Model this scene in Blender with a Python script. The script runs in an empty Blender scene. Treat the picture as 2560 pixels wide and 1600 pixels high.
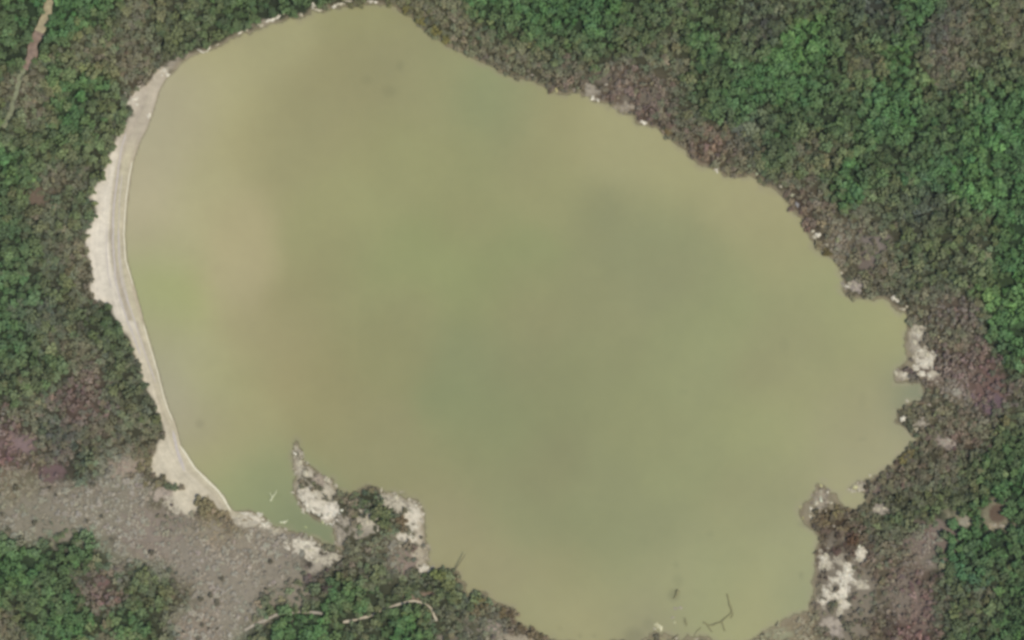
import bpy, math, random
import numpy as np
random.seed(7); rng = np.random.default_rng(7)
S = bpy.context.scene
# ------------------------------------------------------------------ camera, sky, sun, exposure
# 1 unit = 1 m; the photograph is 512 m wide. px, py below are map coordinates of the site
M = 0.2                                             # metres per map unit
cam_d = bpy.data.cameras.new('camera'); cam = bpy.data.objects.new('camera', cam_d)
S.collection.objects.link(cam); S.camera = cam
cam.location = (0, 0, 1200); cam.rotation_euler = (0, 0, 0)
cam_d.sensor_width = 36; cam_d.lens = 36*1200/512; cam_d.clip_start = 10; cam_d.clip_end = 60000
SUN_EL, SUN_AZ = math.radians(62), math.radians(118)   # azimuth clockwise from north (+Y): east-south-east
w = bpy.data.worlds.new('World'); S.world = w; w.use_nodes = True
nt = w.node_tree; bg = nt.nodes['Background']
sky = nt.nodes.new('ShaderNodeTexSky'); sky.sky_type = 'NISHITA'; sky.sun_disc = False
sky.sun_elevation = SUN_EL; sky.sun_rotation = SUN_AZ
nt.links.new(sky.outputs[0], bg.inputs[0]); bg.inputs[1].default_value = 0.15
sl = bpy.data.lights.new('sun', 'SUN'); sl.energy = 3.4; sl.angle = math.radians(0.8); sl.color = (1, .95, .88)
so = bpy.data.objects.new('sun', sl); S.collection.objects.link(so)
so.rotation_euler = (math.radians(90)-SUN_EL, 0, math.pi - SUN_AZ)
S.view_settings.view_transform = 'Standard'; S.view_settings.look = 'None'
S.view_settings.exposure = 0; S.view_settings.gamma = 1
S.render.engine = 'CYCLES'
S.cycles.pixel_filter_type = 'BLACKMAN_HARRIS'; S.cycles.filter_width = 3.2
K = np.array([1.27, 1.32, 1.52])                                             # light on a level white surface, used to turn seen colours into base colours

def lin(c):
    c = np.asarray(c, float)/255.0
    return np.where(c <= .04045, c/12.92, ((c+.055)/1.055)**2.4)
def X(px): return (np.asarray(px, float)-1280)*M
def Y(py): return (800-np.asarray(py, float))*M

# ------------------------------------------------------------------ noise
def lattice(seed): return np.random.default_rng(seed).random((256, 256))
def vnoise(x, y, scale, seed):
    g = lattice(seed); x = np.asarray(x, float)/scale+1000; y = np.asarray(y, float)/scale+1000
    xi = np.floor(x).astype(int); yi = np.floor(y).astype(int); fx = x-xi; fy = y-yi
    fx = fx*fx*(3-2*fx); fy = fy*fy*(3-2*fy); xi %= 255; yi %= 255
    return (g[yi, xi]*(1-fx)+g[yi, xi+1]*fx)*(1-fy)+(g[yi+1, xi]*(1-fx)+g[yi+1, xi+1]*fx)*fy
def fbm(x, y, scale, seed, o=4):
    s = 0; a = 1; t = 0
    for i in range(o): s = s+a*vnoise(x, y, scale/2**i, seed+i); t += a; a *= .55
    return s/t
def sstep(a, b, x):
    t = np.clip((x-a)/(b-a), 0, 1); return t*t*(3-2*t)

# ------------------------------------------------------------------ plan of the pond and the beach
SHORE = np.array([(640,76),(670,62),(693,52),(725,45),(754,40),(799,26),(830,20),(860,14),(918,6),(944,11),(981,10),(1010,32),(1042,58),(1074,87),
(1116,114),(1156,127),(1180,143),(1222,164),(1280,195),(1333,204),(1373,226),(1412,234),(1465,235),(1505,254),(1531,270),(1584,288),(1603,312),
(1642,315),(1666,339),(1693,355),(1717,378),(1732,400),(1769,421),(1806,434),(1849,440),(1888,442),(1920,467),(1954,482),(1976,511),(1991,538),
(2013,569),(2034,606),(2063,638),(2100,670),(2105,710),(2116,736),(2148,744),(2180,748),(2211,744),(2232,765),(2264,789),(2264,830),(2267,900),
(2240,925),(2238,950),(2270,955),(2306,955),(2308,1001),(2269,1009),(2245,1025),(2242,1057),(2272,1080),(2288,1099),(2264,1131),(2237,1154),
(2211,1176),(2174,1194),(2150,1202),(2130,1222),(2158,1232),(2165,1250),(2153,1269),(2110,1271),(2100,1262),(2085,1235),(2060,1214),(2045,1216),
(2035,1245),(2010,1262),(2000,1285),(2012,1300),(2022,1313),(2042,1330),(2044,1359),(2039,1385),(2036,1438),(2033,1491),(2026,1531),(1986,1543),
(1936,1567),(1900,1590),(1870,1612),(1800,1606),(1740,1592),(1700,1600),(1660,1582),(1635,1584),(1600,1604),(1540,1606),(1450,1612),(1391,1604),
(1359,1592),(1296,1562),(1280,1522),(1270,1520),(1235,1510),(1211,1488),(1185,1478),(1167,1496),(1159,1454),(1143,1430),(1090,1420),(1074,1417),
(1065,1359),(1063,1327),(1063,1287),(1047,1258),(1010,1237),(971,1230),(937,1218),(909,1217),(872,1238),(853,1232),(833,1210),(808,1187),
(780,1170),(762,1152),(752,1120),(744,1105),(735,1108),(732,1135),(735,1180),(735,1210),(733,1240),(747,1271),(778,1290),(808,1307),(829,1312),
(836,1331),(842,1361),(850,1372),(829,1369),(803,1361),(775,1344),(756,1333),(735,1324),(704,1320),(689,1322),(668,1311),(655,1290),(630,1283),
(582,1279),(569,1258),(550,1226),(521,1199),(489,1168),(471,1141),(450,1110),(437,1054),(423,1025),(410,985),(397,932),(378,866),(360,805),
(336,717),(317,650),(312,585),(315,532),(319,493),(326,440),(334,400),(348,357),(368,317),(382,278),(396,230),(414,196),(436,178),(450,159),
(476,140),(503,131),(529,122),(569,106),(595,89)], float)
BEACH = np.array([(272,400),(254,440),(225,493),(243,519),(233,559),(214,585),(220,638),(235,694),(225,728),(240,752),(278,762),(288,790),(328,855),
(344,906),(357,959),(378,985),(394,1025),(404,1060),(412,1085),(392,1110),(380,1150),(372,1180),(395,1190),(420,1200),(435,1215),(430,1240),(450,1270),(470,1290),
(520,1240),(560,1285),(600,1290),(583,1270),(521,1180),(480,1120),(450,1000),(400,850),(360,700),(350,560),(370,400),(400,300),(430,200),(412,165),(395,172),(370,206),
(345,228),(328,232),(325,262),(335,290),(312,310),(290,350)], float)

def sdist(px, py, poly):
    """distance to a polygon, positive outside"""
    px = np.asarray(px, float).ravel(); py = np.asarray(py, float).ravel()
    out = np.full(px.shape, 1e9); ins = np.zeros(px.shape, bool)
    n = len(poly)
    for i in range(n):
        x1, y1 = poly[i]; x2, y2 = poly[(i+1) % n]; dx, dy = x2-x1, y2-y1
        t = np.clip(((px-x1)*dx+(py-y1)*dy)/(dx*dx+dy*dy), 0, 1)
        out = np.minimum(out, (px-x1-t*dx)**2+(py-y1-t*dy)**2)
        if y1 != y2:
            c = ((y1 > py) != (y2 > py)) & (px < (x2-x1)*(py-y1)/(y2-y1)+x1); ins ^= c
    out = np.sqrt(out); return np.where(ins, -out, out)
def polydist(px, py, line):
    px = np.asarray(px, float).ravel(); py = np.asarray(py, float).ravel(); out = np.full(px.shape, 1e9)
    for (x1, y1), (x2, y2) in zip(line[:-1], line[1:]):
        dx, dy = x2-x1, y2-y1; t = np.clip(((px-x1)*dx+(py-y1)*dy)/(dx*dx+dy*dy), 0, 1)
        out = np.minimum(out, (px-x1-t*dx)**2+(py-y1-t*dy)**2)
    return np.sqrt(out)
def shore_sd(px, py):
    px = np.asarray(px, float); py = np.asarray(py, float)
    d = sdist(px, py, SHORE)
    east = sstep(500, 620, px.ravel())              # the west beach is smooth, the other banks are ragged
    j = (fbm(px.ravel(), py.ravel(), 26, 31, 3)-.5)*22+(fbm(px.ravel(), py.ravel(), 9, 41, 2)-.5)*8
    return d+j*(.12+.88*east)

S1, S2, S3, S4 = (212,204,188), (190,182,165), (160,152,138), (222,214,200)
PALE = [  # bare bright ground: x, y, radius x, radius y, colour
(345,250,24,20,S1),(372,290,16,12,S2),(385,235,16,30,(186,176,162)),(408,182,10,10,S1),(440,165,22,10,(150,142,128)),(460,140,26,9,(150,142,130)),
(700,60,70,8,(150,142,126)),(1480,232,14,16,S3),(1560,268,28,8,(160,150,135)),(1610,245,50,18,(112,104,92)),(1500,195,40,14,(112,104,92)),
(2190,610,34,28,(124,116,110)),(2170,650,26,40,(112,102,94)),(2135,715,16,14,(168,158,150)),
(2293,830,14,24,S2),(2290,860,15,18,S3),(2304,885,14,14,S2),(2306,908,18,18,S1),(2322,900,14,16,S1),(2300,935,16,8,S1),(2325,935,12,7,S2),
(2280,880,14,60,(140,132,112)),(2245,938,10,12,(172,162,145)),(2262,938,12,6,S2),(2300,1058,18,8,S3),(2330,945,26,5,(140,130,118)),
(2365,1108,18,14,(160,148,138)),(2350,1085,14,8,(135,126,116)),(2143,1219,14,11,S2),(2178,1188,14,6,(160,152,134)),
(2048,1250,20,22,(158,148,132)),(2022,1285,16,24,(142,134,114)),(2085,1255,16,18,(132,124,104)),(2196,1272,18,8,(165,156,144)),
(2180,1225,18,16,(118,106,98)),
(2062,1400,15,18,S2),(2150,1388,11,18,S1),(2117,1425,14,16,S1),(2114,1452,16,18,S4),(2108,1478,15,17,S4),(2105,1505,11,17,S1),(2080,1560,26,12,(170,160,148)),(2095,1400,16,12,(170,162,146)),(2085,1450,12,6,S1),
(2140,1458,15,5,S2),(2158,1468,12,5,S2),(2063,1482,12,16,S1),(2058,1502,9,9,S1),(2085,1490,12,8,S1),(2098,1524,7,14,S2),(2080,1580,20,10,(165,155,145)),
(2120,1490,70,120,(128,120,107)),(2300,1530,50,45,(116,102,94)),(2250,1480,40,50,(122,112,102)),
(2330,1345,62,44,(122,110,102)),(2310,1335,22,20,(122,106,98)),(2415,1292,52,22,(128,124,104)),(2410,1300,10,16,(150,146,132)),
(2495,1285,35,36,(130,124,104)),(2496,1314,26,6,(160,150,128)),(2528,1290,6,14,(150,138,128)),
(750,1165,15,20,S2),(745,1195,14,24,(175,168,150)),(768,1182,14,12,S2),(800,1200,18,12,(172,160,146)),(822,1222,14,16,S2),(775,1240,26,24,S1),
(800,1262,30,20,S1),(822,1280,18,22,S4),(808,1240,20,16,S2),(740,1122,7,10,S2),(847,1335,14,28,S3),(860,1305,16,12,S3),(915,1305,18,24,S2),(905,1330,22,12,S3),
(985,1247,24,15,S2),(1003,1262,24,16,S2),(1028,1292,18,30,S1),(1048,1335,14,60,(188,178,160)),(1057,1395,12,32,(176,166,146)),(1018,1347,24,11,S1),
(1063,1420,14,8,S1),(1008,1405,34,26,(140,126,116)),
(643,1290,14,14,S1),(662,1312,16,9,S1),(692,1326,22,7,S2),(712,1306,10,5,S2),(752,1362,24,16,S1),(778,1378,26,16,S1),(802,1398,24,16,S2),(834,1392,14,8,S2),
(792,1418,16,10,S3),(615,1288,28,9,S1),(595,1290,18,8,S2),(635,1308,30,7,S2),
(310,1172,26,16,(160,146,132)),(345,1150,26,22,(150,140,124)),(420,1235,30,16,(170,158,146)),(440,1262,22,20,S2),
(1250,1585,26,8,(150,140,124)),(1225,1572,20,10,(158,146,136)),(1300,1598,40,8,(165,156,138)),(1700,1600,90,14,(150,146,116)),(1650,1570,34,18,(150,144,118)),
(1945,1585,34,14,(150,150,124)),(700,1450,70,70,(138,131,118)),(580,1480,90,70,(140,133,120)),(500,1400,80,60,(138,131,119)),(640,1545,40,20,(136,128,112)),
(190,1290,190,60,(134,128,114)),(560,1335,110,32,(142,134,119)),(400,1330,90,60,(136,126,116)),
(1055,1490,40,9,(140,122,106)),(2480,975,36,48,(112,92,86)),(2478,1010,26,24,(108,91,98)),(50,1110,40,26,(130,112,112)),(130,1180,34,22,(110,92,92)),
(220,1025,24,18,(108,92,84)),(258,1455,18,12,(118,96,92)),(2340,1400,40,20,(120,112,100)),(95,490,30,20,(110,96,82)),(1110,1600,30,16,(130,122,110)),
]
PALE.sort(key=lambda q: -q[2]*q[3])
TRACKS = [
 dict(name='dirt_track', pts=[(136,-20),(127,10),(118,35),(106,58),(97,80)], w=24, col=(150,138,104)),
 dict(name='dirt_track', pts=[(97,80),(90,98),(82,120),(78,140),(72,158),(62,172)], w=22, col=(126,106,88)),
 dict(name='dirt_track', pts=[(62,172),(52,195),(45,225),(38,250),(26,285),(10,320)], w=12, col=(118,120,88)),
 dict(name='dirt_path', pts=[(612,1576),(650,1556),(700,1533),(755,1529),(806,1534)], w=7, col=(150,140,120)),
 dict(name='dirt_path', pts=[(858,1556),(890,1549),(925,1541),(960,1524),(1000,1508),(1030,1500),(1062,1506),(1082,1526),(1092,1552)], w=6, col=(168,156,130)),
 dict(name='dirt_path', pts=[(1380,118),(1372,90)], w=1, col=(90,90,70)),
][:5]
# seen colours over the land: x, y, colour of the foliage there
G1,G1b,G2,G3,B1,B2,PK,DK = (70,98,66),(78,108,68),(70,86,62),(84,92,70),(99,97,78),(132,127,117),(110,92,88),(72,78,70)
VEG = [(20,20,G2),(60,60,G2),(20,90,G2),(60,30,G1),(170,20,G1),(230,30,G1),(145,60,G1),(250,120,B1),(200,160,B1),(180,220,G1),(120,270,B1),(100,240,B1),(60,330,G3),(15,420,G1),(150,360,G2),
(180,280,G1),(190,300,G1),(150,430,B1),(300,60,G3),(400,50,G3),(350,30,B1),(430,100,G3),(500,60,G3),(550,30,G2),(620,10,G2),(340,180,B1),(325,110,B1),(250,180,G1),(260,330,G3),(280,270,G3),
(230,400,G3),(60,470,G2),(100,490,B1),(60,540,G3),(20,560,G1),(150,560,G3),(200,520,G3),(180,620,B1),(100,660,G3),(20,620,G2),(10,640,G1),(60,730,G1),(150,700,G3),(200,680,B1),(80,780,DK),
(20,820,G1),(30,860,G1),(120,830,G3),(200,850,G3),(260,830,G2),(300,900,G3),(330,950,G3),(150,880,B1),(200,880,B1),(130,920,G2),(30,940,G3),(10,1000,G1),(60,1020,B1),(15,1060,PK),(100,1050,G3),
(200,990,PK),(230,1010,G3),(215,1030,PK),(320,1000,G3),(340,1060,G3),(300,1060,B1),(220,1100,B1),(30,1120,PK),(90,1140,B1),(140,1170,PK),(160,1110,DK),(200,1170,G2),(240,1150,G3),(290,1180,B2),
(50,1220,(118,114,98)),(150,1250,B2),(100,1280,(112,112,98)),(250,1230,B2),(270,1290,B2),(350,1290,B2),(450,1330,B2),(500,1400,B2),(560,1500,B2),(480,1560,B2),(60,1330,B2),(30,1390,G1),(60,1400,G1),
(30,1450,G1),(120,1460,G2),(150,1500,G2),(240,1410,G1),(150,1400,G2),(258,1455,PK),(330,1430,G3),(330,1500,G3),(400,1480,G3),(380,1380,B2),(300,1370,B2),(200,1570,G1),(150,1560,G1),(20,1580,B1),
(60,1520,G3),(100,1530,G2),(330,1550,G1),(260,1590,B1),(400,1560,G3),(440,1500,B1),(600,1370,B2),(650,1450,B2),(700,1400,B2),(560,1430,B2),(600,1560,B2),(530,1570,B2),(640,1595,G3),(700,1560,G2),
(760,1570,G1),(740,1595,G1),(830,1500,G1),(860,1500,G1),(870,1480,G1),(820,1455,(88,76,76)),(750,1490,G3),(720,1480,B1),(900,1450,G3),(880,1430,B1),(940,1470,G3),(990,1480,G3),(910,1400,G3),(880,1370,B1),
(940,1360,B1),(990,1380,B2),(1030,1400,B1),(1050,1440,G3),(880,1260,B1),(930,1240,G3),(950,1280,G2),(960,1310,G3),(1000,1300,B1),(870,1290,B1),(1040,1570,G1b),(1060,1590,G1),(1000,1580,G1),
(940,1570,G2),(900,1575,B1),(870,1590,G2),(860,1545,G3),(1110,1450,G3),(1130,1480,G3),(1130,1530,G3),(1100,1560,B1),(1130,1570,B1),(1200,1500,G3),(1190,1540,B1),(1230,1570,B2),(1180,1590,G3),(1260,1540,(92,84,62)),
(1300,1575,(96,88,72)),(1340,1595,(96,88,72)),(1030,10,B1),(1020,40,(92,96,60)),(1060,60,G3),(1120,50,B1),(1120,90,(90,92,66)),(1200,100,B1),(1170,120,B1),(1270,160,B1),(1240,140,B1),(1220,30,G1),(1250,60,G2),
(1300,40,G1),(1400,60,G1),(1350,110,G1),(1330,150,B1),(1300,120,B1),(1400,150,G2),(1480,60,G1),(1490,110,G2),(1500,150,G3),(1450,180,B1),(1400,190,(104,96,82)),(1550,200,(110,100,90)),(1620,230,(108,100,86)),
(1650,270,(100,86,78)),(1600,120,G3),(1640,60,G2),(1690,140,B1),(1700,60,G3),(1750,120,G1),(1780,60,G2),(1850,60,G3),(1900,50,DK),(1930,20,G3),(1780,200,G2),(1850,260,G1),(1780,280,G2),(1700,280,G3),
(1720,330,(98,94,78)),(1780,370,(110,94,82)),(1830,400,B1),(1880,320,(84,90,80)),(1930,350,G2),(1950,300,G2),(2000,130,G1b),(2050,170,G1),(1980,210,G1),(2100,200,G2),(2150,100,G2),(2200,50,DK),(2250,130,G1b),
(2150,130,G3),(2160,170,B1),(2200,220,G1),(2200,300,G1),(2270,280,G1),(2100,300,G2),(2050,330,G2),(2050,380,B1),(2280,200,G1),(2290,30,G1),(2350,50,DK),(2330,100,DK),(2400,60,B1),(2400,150,B1),(2500,80,(94,96,74)),(2470,40,G3),
(2540,30,(92,94,72)),(2440,110,G3),(2520,180,G3),(2350,150,(108,102,88)),(2370,200,B1),(2450,260,G1),(2440,200,G3),(2350,250,G2),(2350,330,G2),(2540,330,G1),(2420,370,G1),(2540,260,G1),(2450,450,G1b),(2500,500,G1),
(2540,430,G1),(2400,430,G1),(2320,450,(72,100,74)),(2300,420,G2),(2200,420,G2),(2100,440,G1),(2120,460,G1),(2050,430,G3),(1990,440,G3),(2000,480,(104,92,80)),(2050,500,B1),(2020,530,(104,90,82)),(2100,570,B1),
(2100,600,B2),(2180,570,B1),(2180,640,B1),(2200,700,B1),(2150,680,B1),(2060,610,(96,88,66)),(2250,530,G3),(2200,510,G3),(2300,530,DK),(2300,600,G3),(2350,560,G3),(2350,700,G3),(2420,600,G2),(2440,620,B1),
(2300,770,B1),(2280,700,G3),(2250,760,B1),(2340,780,(110,102,92)),(2400,780,(106,96,88)),(2500,640,G1),(2540,620,G1),(2540,750,G1b),(2480,740,G1b),(2450,700,G3),(2500,830,G1),(2520,870,G1),(2400,860,B1),
(2350,850,B1),(2350,900,(104,92,84)),(2420,900,(108,92,88)),(2480,940,(112,90,84)),(2475,1000,(108,88,94)),(2440,970,(106,92,84)),(2400,980,B2),(2530,920,G2),(2540,1000,B1),(2350,1000,B1),(2350,1050,B1),
(2400,1100,(100,84,76)),(2420,1050,B1),(2460,1060,B1),(2530,1080,G3),(2500,1050,G3),(2500,1130,G2),(2450,1180,G2),(2550,1160,G1),(2400,1180,B1),(2330,1150,(94,86,70)),(2290,1150,G3),(2250,1170,(98,86,74)),
(2250,1250,G3),(2200,1230,B1),(2280,1260,G3),(2350,1230,G3),(2400,1220,G3),(2300,1200,B1),(2480,1220,G1),(2540,1240,G1),(2550,1300,G2),(2090,1330,(88,76,66)),(2130,1350,(86,70,60)),(2060,1350,(98,88,76)),
(2080,1290,(104,96,70)),(2150,1300,B1),(2200,1310,G3),(2200,1400,(108,100,84)),(2170,1480,(108,102,86)),(2200,1520,(104,100,86)),(2260,1420,(108,96,86)),(2300,1400,B2),(2240,1380,B1),(2310,1440,(108,84,80)),
(2420,1370,G1),(2450,1340,G1),(2500,1350,G1),(2410,1430,(64,104,80)),(2400,1400,G2),(2480,1440,G3),(2540,1450,G1),(2550,1390,G2),(2300,1540,(116,92,88)),(2280,1590,(112,86,84)),(2250,1540,(118,110,98)),
(2200,1580,(86,76,62)),(2150,1590,(96,86,72)),(2120,1570,B1),(2350,1500,G3),(2400,1530,G3),(2450,1530,B1),(2420,1580,G2),(2500,1560,G2),(2540,1590,G1),(2360,1570,G3),(2380,1480,G3),
(1990,1590,(128,122,104)),(1950,1600,(128,126,104)),(380,1120,(96,92,72)),(430,1290,B1),(560,1300,(118,108,84))]
VX = np.array([v[0] for v in VEG], float); VY = np.array([v[1] for v in VEG], float); VC = lin([v[2] for v in VEG])
_g = VC.mean(1, keepdims=True); _k = np.where((VX < 420) & (VY > 480) & (VY < 1350), .25, .05)[:, None]*(VC[:, 1:2] > VC[:, 0:1]*1.1); VC = VC+(_g*np.array([1.0, 1.04, .86])-VC)*_k
def veg_colour(px, py, sig=32, pick=False):
    px = np.asarray(px, float); py = np.asarray(py, float)
    qx = np.clip(px+(fbm(px, py, 60, 71, 2)-.5)*50, 0, 2560); qy = np.clip(py+(fbm(px, py, 60, 81, 2)-.5)*50, 0, 1600)
    out = np.zeros(px.shape+(3,)); n = len(px)
    for a in range(0, n, 20000):
        b = min(n, a+20000)
        d2 = (qx[a:b, None]-VX)**2+(qy[a:b, None]-VY)**2
        wt = np.exp(-d2/(2*sig*sig))+1e-5/(1+d2/1e4)**2; wt /= wt.sum(1, keepdims=True)
        c = wt@VC
        if pick:
            cs = wt.cumsum(1); r = rng.random((b-a, 1)); k = np.minimum((cs < r).sum(1), len(VX)-1)
            c = .62*c+.38*VC[k]
        out[a:b] = c
    return out

def pale_field(px, py):
    """strength and colour of the bare bright ground"""
    st = np.zeros(px.shape); col = np.zeros(px.shape+(3,))
    n1 = fbm(px, py, 17, 11, 3)-.5; n2 = fbm(px, py, 7, 15, 2)-.5
    for (cx, cy, rx, ry, c) in PALE:
        m = (abs(px-cx) < rx*2.2) & (abs(py-cy) < ry*2.2)
        if not m.any(): continue
        d = np.sqrt(((px[m]-cx)/rx)**2+((py[m]-cy)/ry)**2)
        rag = min(1, 14/max(6, min(rx, ry)))
        s = sstep(1.35, .8, d+n1[m]*1.2+n2[m]*(2.0 if c[0] > 155 else .5))
        k = (st[m] < s) | (s > .5)
        s0 = st[m]; c0 = col[m]; cl = lin(c)
        a = s[:, None]
        col[m] = np.where(k[:, None], np.where(s0[:, None] > .02, c0*(1-a)+cl*a, cl), c0)
        st[m] = np.maximum(s0, s)
    return st, col

def patch_tone(px, py):
    a = (fbm(px, py, 75, 95, 4)-.5)[:, None]*np.array([.34, .10, .16]); b = (fbm(px, py, 48, 99, 4)-.5)[:, None]*.55
    return 1+a+b
def ground_height(px, py, sd, beach):
    d = sd*M
    z = np.where(d < 0, np.maximum(d*.09, -1.6), np.minimum(d*.07, .75))
    inl = sstep(0, 10, d)
    z = z+inl*((fbm(px, py, 220, 51, 3)-.5)*1.6)*(1-beach)+inl*sstep(100, 400, d)*1.2
    return z

# ------------------------------------------------------------------ materials
def new_mat(name):
    m = bpy.data.materials.new(name); m.use_nodes = True
    return m, m.node_tree, m.node_tree.nodes['Principled BSDF']
def noise(nt, scale, detail=4, rough=.6, obj=True):
    tc = nt.nodes.new('ShaderNodeTexCoord'); n = nt.nodes.new('ShaderNodeTexNoise')
    n.inputs['Scale'].default_value = scale; n.inputs['Detail'].default_value = detail; n.inputs['Roughness'].default_value = rough
    nt.links.new(tc.outputs['Object'], n.inputs['Vector']); return n
def mix_mul(nt, a, b, lo, hi):
    mr = nt.nodes.new('ShaderNodeMapRange'); mr.inputs['From Min'].default_value = .3; mr.inputs['From Max'].default_value = .7
    mr.inputs['To Min'].default_value = lo; mr.inputs['To Max'].default_value = hi
    nt.links.new(b, mr.inputs['Value'])
    v = nt.nodes.new('ShaderNodeVectorMath'); v.operation = 'SCALE'
    nt.links.new(a, v.inputs[0]); nt.links.new(mr.outputs[0], v.inputs['Scale']); return v.outputs[0]
def attr(nt, name, kind='GEOMETRY'):
    a = nt.nodes.new('ShaderNodeAttribute'); a.attribute_name = name; a.attribute_type = kind; return a
def bump(nt, h, bs, strength, dist):
    b = nt.nodes.new('ShaderNodeBump'); b.inputs['Strength'].default_value = strength; b.inputs['Distance'].default_value = dist
    nt.links.new(h, b.inputs['Height']); nt.links.new(b.outputs[0], bs.inputs['Normal'])

m_ground, t, b = new_mat('soil_and_sand')
a = attr(t, 'tone'); n1 = noise(t, .35, 6, .7); n2 = noise(t, 2.2, 4, .6)
c = mix_mul(t, a.outputs['Color'], n1.outputs['Fac'], .85, 1.14); c = mix_mul(t, c, n2.outputs['Fac'], .93, 1.07)
t.links.new(c, b.inputs['Base Color']); b.inputs['Roughness'].default_value = .95; b.inputs['Specular IOR Level'].default_value = .15
bump(t, n1.outputs['Fac'], b, .5, .3)

m_water, t, b = new_mat('turbid_pond_water')
a = attr(t, 'tone'); n1 = noise(t, .03, 3, .5); n2 = noise(t, .22, 3, .55); n3 = noise(t, 1.6, 3, .6)
c = mix_mul(t, a.outputs['Color'], n1.outputs['Fac'], .97, 1.03); c = mix_mul(t, c, n2.outputs['Fac'], .985, 1.015)
t.links.new(c, b.inputs['Base Color']); b.inputs['Roughness'].default_value = .35; b.inputs['IOR'].default_value = 1.33
bump(t, n3.outputs['Fac'], b, .15, .05)
al = attr(t, 'murk'); t.links.new(al.outputs['Fac'], b.inputs['Alpha'])

def tint_mat(name, rough=.7, lo=.8, hi=1.2, sc=.9, trans=0.0):
    m, t, b = new_mat(name)
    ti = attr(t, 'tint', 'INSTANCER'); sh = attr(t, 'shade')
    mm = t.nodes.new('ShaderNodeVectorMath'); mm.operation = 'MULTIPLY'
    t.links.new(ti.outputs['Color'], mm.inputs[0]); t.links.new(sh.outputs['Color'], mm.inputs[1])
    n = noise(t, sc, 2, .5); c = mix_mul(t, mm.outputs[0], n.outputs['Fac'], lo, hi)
    t.links.new(c, b.inputs['Base Color']); b.inputs['Roughness'].default_value = rough; b.inputs['Specular IOR Level'].default_value = .25
    return m
m_leaf = tint_mat('leaves'); m_dry = tint_mat('dry_twigs_and_leaves')
def flat_mat(name, col, sc=3, lo=.8, hi=1.2, rough=.9, bmp=.4):
    m, t, b = new_mat(name); rgb = t.nodes.new('ShaderNodeRGB'); rgb.outputs[0].default_value = (*lin(col), 1)
    n = noise(t, sc, 4, .6); c = mix_mul(t, rgb.outputs[0], n.outputs['Fac'], lo, hi); t.links.new(c, b.inputs['Base Color'])
    b.inputs['Roughness'].default_value = rough; bump(t, n.outputs['Fac'], b, bmp, .1); return m
m_bark = flat_mat('bark', (108,94,78)); m_wood = flat_mat('wet_dark_wood', (98,92,66)); m_weed = flat_mat('drowned_weed', (118,113,76))
m_rock = tint_mat('limestone', .9, .82, 1.12, 1.5); m_foam = flat_mat('dried_foam', (200,192,162), 1.2, .85, 1.1)
m_wrack = flat_mat('dark_strandline', (172,162,148), 1.0, .9, 1.08); m_pale_wood = flat_mat('bleached_wood', (190,190,150))

# ------------------------------------------------------------------ mesh helpers
def mesh_from(name, v, faces, mat, smooth=False):
    """faces: (n,3) or (n,4) array"""
    me = bpy.data.meshes.new(name); v = np.asarray(v, np.float32); f = np.asarray(faces, np.int32); k = f.shape[1]
    me.vertices.add(len(v)); me.vertices.foreach_set('co', v.ravel())
    me.loops.add(f.size); me.loops.foreach_set('vertex_index', f.ravel())
    me.polygons.add(len(f)); me.polygons.foreach_set('loop_start', np.arange(0, f.size, k, dtype=np.int32))
    me.update(calc_edges=True); me.materials.append(mat)
    me.polygons.foreach_set('use_smooth', np.full(len(f), smooth)); return me
def add_attr(me, name, data, kind='FLOAT_COLOR'):
    a = me.attributes.new(name, kind, 'POINT')
    if kind == 'FLOAT_COLOR':
        d = np.ones((len(data), 4), np.float32); d[:, :3] = data; a.data.foreach_set('color', d.ravel())
    elif kind == 'FLOAT_VECTOR': a.data.foreach_set('vector', np.asarray(data, np.float32).ravel())
    else: a.data.foreach_set('value', np.asarray(data).ravel())
def link(name, me, parent=None, **props):
    o = bpy.data.objects.new(name, me); S.collection.objects.link(o)
    if parent: o.parent = parent
    for k, v in props.items(): o[k] = v
    return o
def grid_mesh(name, xs, ys, z, mat):
    nx, ny = len(xs), len(ys); gx, gy = np.meshgrid(xs, ys)
    v = np.stack([X(gx).ravel(), Y(gy).ravel(), z], 1)
    i = np.arange(nx*ny).reshape(ny, nx)
    f = np.stack([i[:-1, :-1].ravel(), i[1:, :-1].ravel(), i[1:, 1:].ravel(), i[:-1, 1:].ravel()], 1)
    return v, f

# ------------------------------------------------------------------ the ground: one sheet to the horizon
def axis(a, b, step, fine=None):
    core = np.arange(a, b+.1, step)
    if fine: core = np.unique(np.concatenate([core, np.arange(fine[0], fine[1], step/2)]))
    out = []; d = 20.
    while d < 150000: out.append(d); d *= 1.6
    out = np.array(out); return np.concatenate([a-out[::-1], core, b+out])
gx = axis(-140, 2700, 5, (200, 560)); gy = axis(-140, 1740, 5); PX, PY = [q.ravel() for q in np.meshgrid(gx, gy)]
sd = shore_sd(PX, PY); bs = sdist(PX, PY, BEACH)
beach = sstep(6, -5, bs+(fbm(PX, PY, 14, 61, 3)-.5)*14)
gz = ground_height(PX, PY, sd, beach)
vc = veg_colour(np.clip(PX, -100, 2660), np.clip(PY, -100, 1700), 34)
green = sstep(.0, .035, vc[:, 1]-vc[:, 0])
lum = vc.mean(1, keepdims=True)
base = vc*(.55+.45*sstep(.10, .16, lum)-.12*green[:, None])*np.array([1.06, 1, .94])+0.0
base *= (.78+.44*fbm(PX, PY, 14, 91, 4))[:, None]
base *= patch_tone(PX, PY)
st, pc = pale_field(PX, PY); base = base*(1-st[:, None])+pc*st[:, None]
bright = fbm(PX, PY, 60, 101, 3)
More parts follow.
